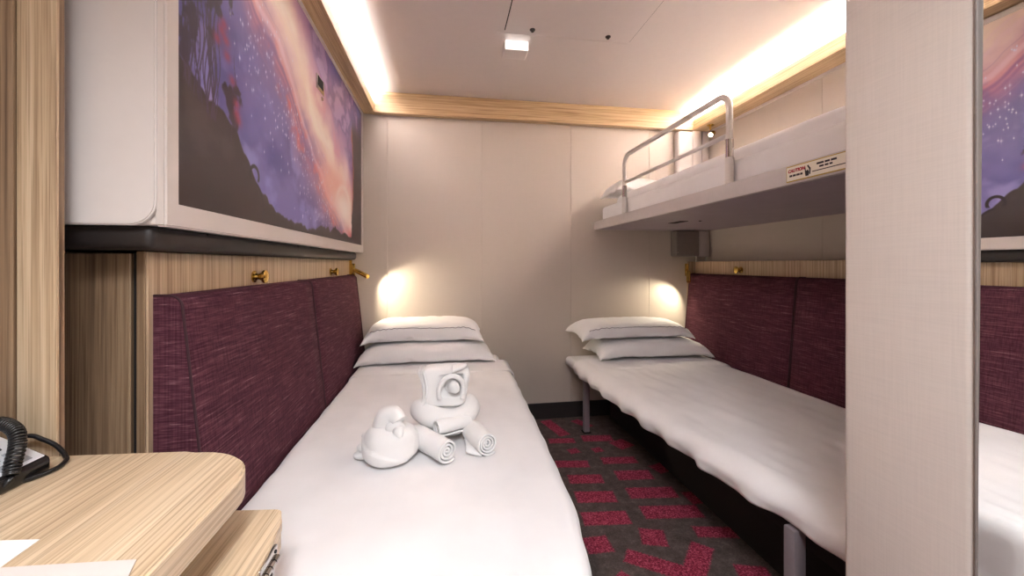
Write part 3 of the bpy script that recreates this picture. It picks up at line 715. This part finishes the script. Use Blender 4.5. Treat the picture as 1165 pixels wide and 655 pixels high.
# ------------------------------------------------------------------ ceiling fittings
CH = thing('ceiling_hatch', (.58, 1.55, 2.17), 'flush white access hatch with two latches in the ceiling', 'hatch')
obj('panel', MB().box(.2745, .8985, 1.18, 1.915, 2.1735, 2.1778, .001, 1), 'ceiling', CH)
obj('gap', MB().box(.2700, .2742, 1.18, 1.915, 2.1768, 2.1779), 'gap_black', CH); obj('gap', MB().box(.8987, .9015, 1.18, 1.92, 2.1768, 2.1779), 'gap_black', CH)
obj('frame_rim', MB().box(.240, .2435, 1.18, 1.945, 2.1745, 2.1778).box(.2436, .897, 1.935, 1.938, 2.1765, 2.1778), 'ceiling', CH)
for lx, ly in ((.399, 1.883), (.773, 1.883)):
    obj('latch', MB().lathe([(0, .013), (.004, .013), (.007, .008), (.012, .006)], (lx, ly, 2.1735), (0, 0, -1), 16), 'dark_chrome', CH, 40)
CL = thing('ceiling_lamp', (.345, 2.045, 2.13), 'small white square lamp box on the ceiling before the back wall', 'lamp')
obj('housing', MB().box(.285, .405, 2.004, 2.10, 2.134, 2.1778, .006, 3), 'white_shell', CL)
obj('diffuser', MB().box(.287, .403, 1.9985, 2.0035, 2.136, 2.1772, .002, 1), 'lamp_white', CL)

# ------------------------------------------------------------------ desk, folding leaf, telephone, papers (left foreground)
DK = thing('desk', (-.53, .3, 0), 'oak desk with a rounded corner in the left foreground', 'desk')
dp = [(-.764, -.25), (-.305, -.25), (-.305, .64)]
for i in range(13):
    a = PI/2*i/12; dp.append((-.305-.115*(1-math.cos(a)), .66+.115*math.sin(a)))
dp += [(-.44, .782), (-.637, .797), (-.764, .797)]
obj('desk_top', MB().prism(dp, .706, .750, .004, 3), 'wood_desk', DK)
obj('support_panel', MB().box(-.763, -.44, -.24, -.21, 0, .7055, .002, 1), 'wood_z', DK)
obj('support_panel', MB().box(-.763, -.62, .755, .785, 0, .7055, .002, 1), 'wood_z', DK)
FL = thing('folding_table', (-.40, .5, 0), 'lower oak leaf with a metal hinge, tucked under the desk beside the left bed', 'table')
lp = [(-.56, .20), (-.245, .20), (-.262, .660), (-.274, .742)]
for i in range(6):
    a = PI/2*i/5; lp.append((-.2785-.014*(1-math.cos(a))-.004, .760+.016*math.sin(a)))
lp += [(-.384, .786), (-.56, .796)]
obj('upper_leaf', MB().prism(lp, .6195, .640, .002, 2), 'wood_desk', FL)
obj('lower_leaf', MB().prism([(x if x < -.5 else x-.001, y-.001) for x, y in lp], .592, .6188, .002, 2), 'wood_desk', FL)
obj('column', MB().box(-.61, -.55, .26, .32, 0, .592, .004, 2), 'metal_box', FL)
obj('foot', MB().box(-.70, -.51, .20, .38, 0, .012, .003, 1), 'metal_box', FL)
hg = MB(); hx, hy = -.2618, .652
hg.box(hx-.002, hx+.003, hy-.028, hy+.032, .623, .637, .001, 1).box(hx-.003, hx+.003, hy-.028, hy+.020, .598, .6145, .001, 1)
for k in range(4): hg.cyl((hx+.004, hy-.026+.014*k, .619), (hx+.004, hy-.014+.014*k, .619), .0045, n=12)
hb = obj('hinge', hg, 'chrome', FL, 40)
for dy, dz in ((.024, .630), (-.02, .606), (.008, .606)):
    obj('screw', MB().lathe([(0, .003), (.0014, .0022)], (hx+.003, hy+dy, dz), (1, 0, 0), 10), 'gap_black', hb)

PH = thing('telephone', (-.68, .66, .75), 'black and silver desk telephone with a coiled cord on the desk corner', 'telephone')
SLOPE = .55
def slope(c):   # body rises towards the back
    t = -.607 - c.x; return Vector((c.x, c.y, c.z + (SLOPE*t if c.z > .758 else (.35*SLOPE*t if c.y > 9 else 0))))
obj('body', MB().box(-.775, -.607, .565, .742, .7505, .7720, .005, 3, slope), 'black_plastic', PH)
obj('faceplate', MB().box(-.770, -.612, .571, .737, .7712, .7735, .0008, 1, slope), 'phone_face', PH)
for r in range(5):
    for c in range(3):
        kx = -.652 - .017*r; ky = .650 + .027*c
        obj('key', MB().box(kx-.0055, kx+.0055, ky-.010, ky+.010, .7735, .7762, .001, 1, slope), 'key', PH)
for r in range(3):
    for c in range(2):
        obj('memory_key', MB().box(-.640+.016*c, -.631+.016*c, .650+.027*r, .668+.027*r, .7735, .7748, .0006, 1, slope), 'key_grey', PH)
hs = MB().tube([(-.765, .600, .875), (-.745, .600, .880), (-.70, .600, .866), (-.655, .600, .840), (-.630, .600, .824)], [.014, .016, .012, .016, .014], 14)
hs.lathe([(0, .020), (.018, .022), (.022, .016)], (-.750, .600, .852), (.35, 0, 1), 16).lathe([(0, .020), (.018, .022), (.022, .016)], (-.640, .600, .806), (.35, 0, 1), 16)
obj('handset', hs, 'black_plastic', PH, 60)
# coiled cord from the handset over the faceplate to the front edge
cp = [Vector(p) for p in ((-.758, .612, .870), (-.742, .660, .866), (-.716, .712, .850), (-.676, .726, .832), (-.660, .728, .831), (-.642, .722, .826), (-.628, .714, .818), (-.621, .706, .803), (-.612, .690, .785), (-.608, .683, .772))]
def spline(P, n):
    out = []; P = [P[0]] + P + [P[-1]]
    for i in range(1, len(P)-2):
        for k in range(n):
            t = k/n; a, b, c, d = P[i-1], P[i], P[i+1], P[i+2]
            out.append(.5*((2*b) + (c-a)*t + (2*a-5*b+4*c-d)*t*t + (3*b-a-3*c+d)*t**3))
    out.append(P[-2]); return out
cs = spline(cp, 40); hel = []; ph = 0
for i, p in enumerate(cs):
    t = (cs[min(i+1, len(cs)-1)] - cs[max(i-1, 0)]).normalized(); n = t.cross(Vector((.3, .2, 1))).normalized(); bb = t.cross(n)
    hel.append((p, n, bb))
coil = []
for i in range(len(hel)-1):
    for k in range(2):
        f = k/2; p = hel[i][0].lerp(hel[i+1][0], f); a = (i+f)*.72
        coil.append(p + hel[i][1]*.0080*math.cos(a) + hel[i][2]*.0080*math.sin(a))
obj('coiled_cord', MB().tube(coil, .0019, 7), 'black_plastic', PH, 180)
loop = spline([Vector(p) for p in ((-.72, .770, .770), (-.677, .782, .790), (-.653, .784, .782), (-.633, .783, .770), (-.612, .772, .757), (-.603, .760, .7545), (-.597, .738, .7540), (-.601, .717, .7540), (-.609, .703, .7540), (-.612, .690, .760), (-.606, .680, .768), (-.610, .674, .760), (-.634, .672, .7545), (-.70, .58, .7545))], 8)
obj('cord', MB().tube(loop, .0036, 9), 'black_plastic', PH, 180)

pp = obj('paper_sheet', MB().prism([(-.466, .555), (-.464, .510), (-.60, .36), (-.74, .50), (-.60, .570)], .7505, .7511), 'paper')
tag(pp, 'white paper sheet lying on the desk in front of the telephone', 'paper')
pc = obj('card', MB().prism([(-.330, .499), (-.305+.004, .42), (-.32, .25), (-.56, .26), (-.55, .40), (-.462, .508)], .7513, .7522), 'paper_pink')
tag(pc, 'pale pinkish card on the desk edge beside the white paper', 'card')

# ------------------------------------------------------------------ towel animals on the left bed
def soft(mb, a=.004, s=22, seed=0):
    mb.v = [tuple(Vector(p) + Vector((nz(p, s, seed), nz(p, s, seed+9), nz(p, s, seed+17)))*a) for p in mb.v]; return mb
def ellipsoid(c, r, rot=None, nu=36, nvv=22, pw=1.0):
    c = Vector(c); Rm = rot or Matrix.Identity(3)
    def pt(u, v):
        th = 2*PI*u; ph = -PI/2 + PI*v; cp = math.cos(ph)
        f = lambda t: math.copysign(abs(t)**pw, t)
        return c + Rm @ Vector((r[0]*f(cp)*f(math.cos(th)), r[1]*f(cp)*f(math.sin(th)), r[2]*f(math.sin(ph))))
    return MB().grid(pt, nu, nvv, True)
def towel_roll(p0, p1, r, turns=3.6, seed=0):
    """rolled towel: a spiral ribbon extruded along its axis"""
    p0 = Vector(p0); p1 = Vector(p1); d = (p1-p0).normalized(); up = Vector((0,0,1)); s = d.cross(up).normalized(); u = s.cross(d)
    n = int(turns*24); r0 = .004; th = (r-r0)/turns*.60; outer = []; inner = []
    for i in range(n+1):
        t = i/n; a = -turns*2*PI*(1-t) - .9; rad = r0 + (r-r0)*t
        outer.append((rad*math.cos(a), rad*math.sin(a), t)); ri = max(rad-th, .0008); inner.append((ri*math.cos(a), ri*math.sin(a), t))
    sec = outer + inner[::-1]; m = len(sec); vs = []; K = 14; L = (p1-p0).length
    for k in range(K+1):
        t = k/K; c = p0.lerp(p1, t); e = 1 - .05*(abs(2*t-1)**8)
        for x, y, q in sec: vs.append(c + (s*x + u*y)*e + d*(.010*(1-q)*(1 if k == 0 else -1 if k == K else 0)))
    fs = []
    for k in range(K):
        for i in range(m): j = (i+1) % m; fs.append((k*m+i, k*m+j, (k+1)*m+j, (k+1)*m+i))
    for base in (0, K*m):
        for i in range(n): fs.append((base+i, base+i+1, base+m-2-i, base+m-1-i))
    return soft(MB().add(vs, fs), .003, 26, seed)

ZB = .494
BD = thing('towel_animal', (-.168, 1.26, ZB), 'small bird-like animal folded from a white towel, left of the larger one', 'towel animal')
def bird_body(u, v):
    th = 2*PI*u; ph = -PI/2 + PI*v; sp = lambda t, p: math.copysign(abs(t)**p, t)
    r = .076*abs(math.cos(ph))**.42; z = .051 + .051*sp(math.sin(ph), .72)
    x = r*math.cos(th); y = .93*r*math.sin(th)
    q = (th-PI)/(PI/2)                                                     # 0 at the left, 1 at the front, 2 at the right
    ze = .074 - .040*q if 0 <= q <= 1.9 else (.074 if q < 0 else 0)
    k = 1 + .075/(1+math.exp((z-ze)*1500)) + .010*math.sin(3*th+1)
    return Vector((-.163 + x*k, 1.245 + y*k, ZB + z))
obj('body', soft(MB().grid(bird_body, 96, 60, True), .0035, 16, 2), 'terry', BD, 180)
hood = [(-.184, 1.262, ZB+.080), (-.183, 1.257, ZB+.102), (-.175, 1.250, ZB+.122), (-.160, 1.243, ZB+.132), (-.146, 1.235, ZB+.129), (-.136, 1.226, ZB+.118)]
obj('hood', soft(MB().tube(spline([Vector(p) for p in hood], 6), [.034 - .012*(i/30)**1.5 for i in range(31)], 20), .004, 20, 5), 'terry', BD, 180)
obj('head', soft(ellipsoid((-.148, 1.226, ZB+.098), (.028, .026, .026)), .003, 24, 7), 'terry', BD, 180)
obj('beak', soft(MB().lathe([(0, .016), (.008, .0155), (.017, .012), (.023, .007), (.025, .002)], (-.138, 1.204, ZB+.102), (.45, -.80, -.45), 18), .002, 30, 3), 'terry', BD, 180)
for c, r, a in (((-.232, 1.272, ZB+.030), (.034, .030, .016), .25), ((-.228, 1.284, ZB+.052), (.030, .024, .013), .55), ((-.240, 1.266, ZB+.016), (.032, .026, .012), -.1)):
    obj('tail_fold', soft(ellipsoid(c, r, Matrix.Rotation(a, 3, 'Y'), 28, 14), .006, 20, a*9), 'terry', BD, 180)

TA = thing('towel_animal', (.01, 1.35, ZB), 'larger seated animal of rolled white towels with a square head, right of the bird', 'towel animal')
# arms: one thick towel roll bent around the front of the body, its free end tucked at the right
ringp = [(-.005 + .080*math.cos(a), 1.392 + .052*math.sin(a), ZB+.084 + .010*math.sin(a*2+1)) for a in [2*PI*i/44 for i in range(44)]]
obj('arms', soft(MB().tube(ringp, [.034 + .004*math.sin(2*PI*i/44*2+.6) for i in range(44)], 20, closed=True), .005, 15, 4), 'terry', TA, 180)
obj('body', soft(ellipsoid((-.005, 1.402, ZB+.060), (.085, .055, .060), pw=.85), .004, 16, 6), 'terry', TA, 180)
obj('arm_fold', soft(MB().tube(spline([Vector(p) for p in ((.030, 1.338, ZB+.078), (.055, 1.345, ZB+.083), (.078, 1.362, ZB+.078), (.092, 1.385, ZB+.070))], 6), [.012+.010*math.sin(PI*i/18) for i in range(19)], 14), .003, 20, 2), 'terry', TA, 180)
obj('front_roll', towel_roll((-.034, 1.290, ZB+.066), (.072, 1.345, ZB+.066), .029, 3.0, 2), 'terry', TA, 40)
obj('leg_roll', towel_roll((.006, 1.190, ZB+.037), (-.095, 1.335, ZB+.037), .037, 3.4, 5), 'terry', TA, 40)
obj('leg_roll', towel_roll((.124, 1.222, ZB+.037), (.078, 1.345, ZB+.037), .037, 3.8, 8), 'terry', TA, 40)
def leg_fold(u, v): return Vector((.058 + .046*v, 1.235 + .11*u - .015*v, ZB + .005 + .020*(1-v)*(.4+.6*u)))
solid(obj('leg_fold', soft(MB().grid(leg_fold, 8, 8), .003, 20, 5), 'terry', TA, 180), .007, 0)
# head: a folded block with an opening from which the muzzle looks out
hx0, hz0 = -.004, ZB+.112
def block(u, v):
    th = 2*PI*u; ph = -PI/2 + PI*v; f = lambda t, p: math.copysign(abs(t)**p, t); cp = abs(math.cos(ph))**.32
    x = .071*cp*f(math.cos(th), .42); y = .048*cp*f(math.sin(th), .5); z = .062*f(math.sin(ph), .38)
    t = (z+.062)/.124; x *= 1 + .10*(t-.4) ; x += .012*t*max(0, x/.071)
    y += .022*t
    if y < 0 and abs(x-.024) < .034 and abs(z-.008) < .034:             # hollow for the face
        q = max(0, 1-((x-.024)/.034)**2)*max(0, 1-((z-.008)/.034)**2); y += .040*q**.5
    return Vector((hx0 + x, 1.385 + y, hz0 + .060 + z))
obj('head', soft(MB().grid(block, 110, 80, True), .003, 18, 3), 'terry', TA, 180)
obj('face', soft(ellipsoid((hx0+.022, 1.372, hz0+.062), (.026, .026, .024)), .002, 24, 11), 'terry', TA, 180)
obj('muzzle', soft(MB().lathe([(0, .019), (.012, .018), (.024, .016), (.032, .011), (.035, .003)], (hx0+.024, 1.352, hz0+.066), (.35, -.9, -.1), 18), .002, 30, 3), 'terry', TA, 180)
brow = spline([Vector((hx0+x, y, hz0+z)) for x, y, z in ((-.018, 1.336, .030), (-.020, 1.334, .062), (-.004, 1.334, .092), (.024, 1.336, .102), (.050, 1.340, .088), (.058, 1.342, .056), (.054, 1.342, .026))], 8)
obj('face_fold', soft(MB().tube(brow, [.0075]*len(brow), 12), .002, 30, 6), 'terry', TA, 180)
for k in range(3):
    def side(u, v, k=k):
        return Vector((hx0 - .072 - .009*k + .012*math.sin(PI*v) + .012*(1-v)*(k > 1), 1.338 + .012*k + .075*u + .022*v, hz0 - .002 + .118*v - .004*k))
    solid(obj('ear_layer', soft(MB().grid(side, 8, 14), .002, 22, k), 'terry', TA, 180), .005, 0)
solid(obj('ear', soft(MB().grid(lambda u, v: Vector((hx0+.022 + .050*v, 1.378 + (u-.5)*.090*(1-v*.75), hz0 + .114 + .012*v**1.3 + .004*math.cos((u-.5)*3))), 10, 10), .002, 30, 1), 'terry', TA, 180), .011, 0)
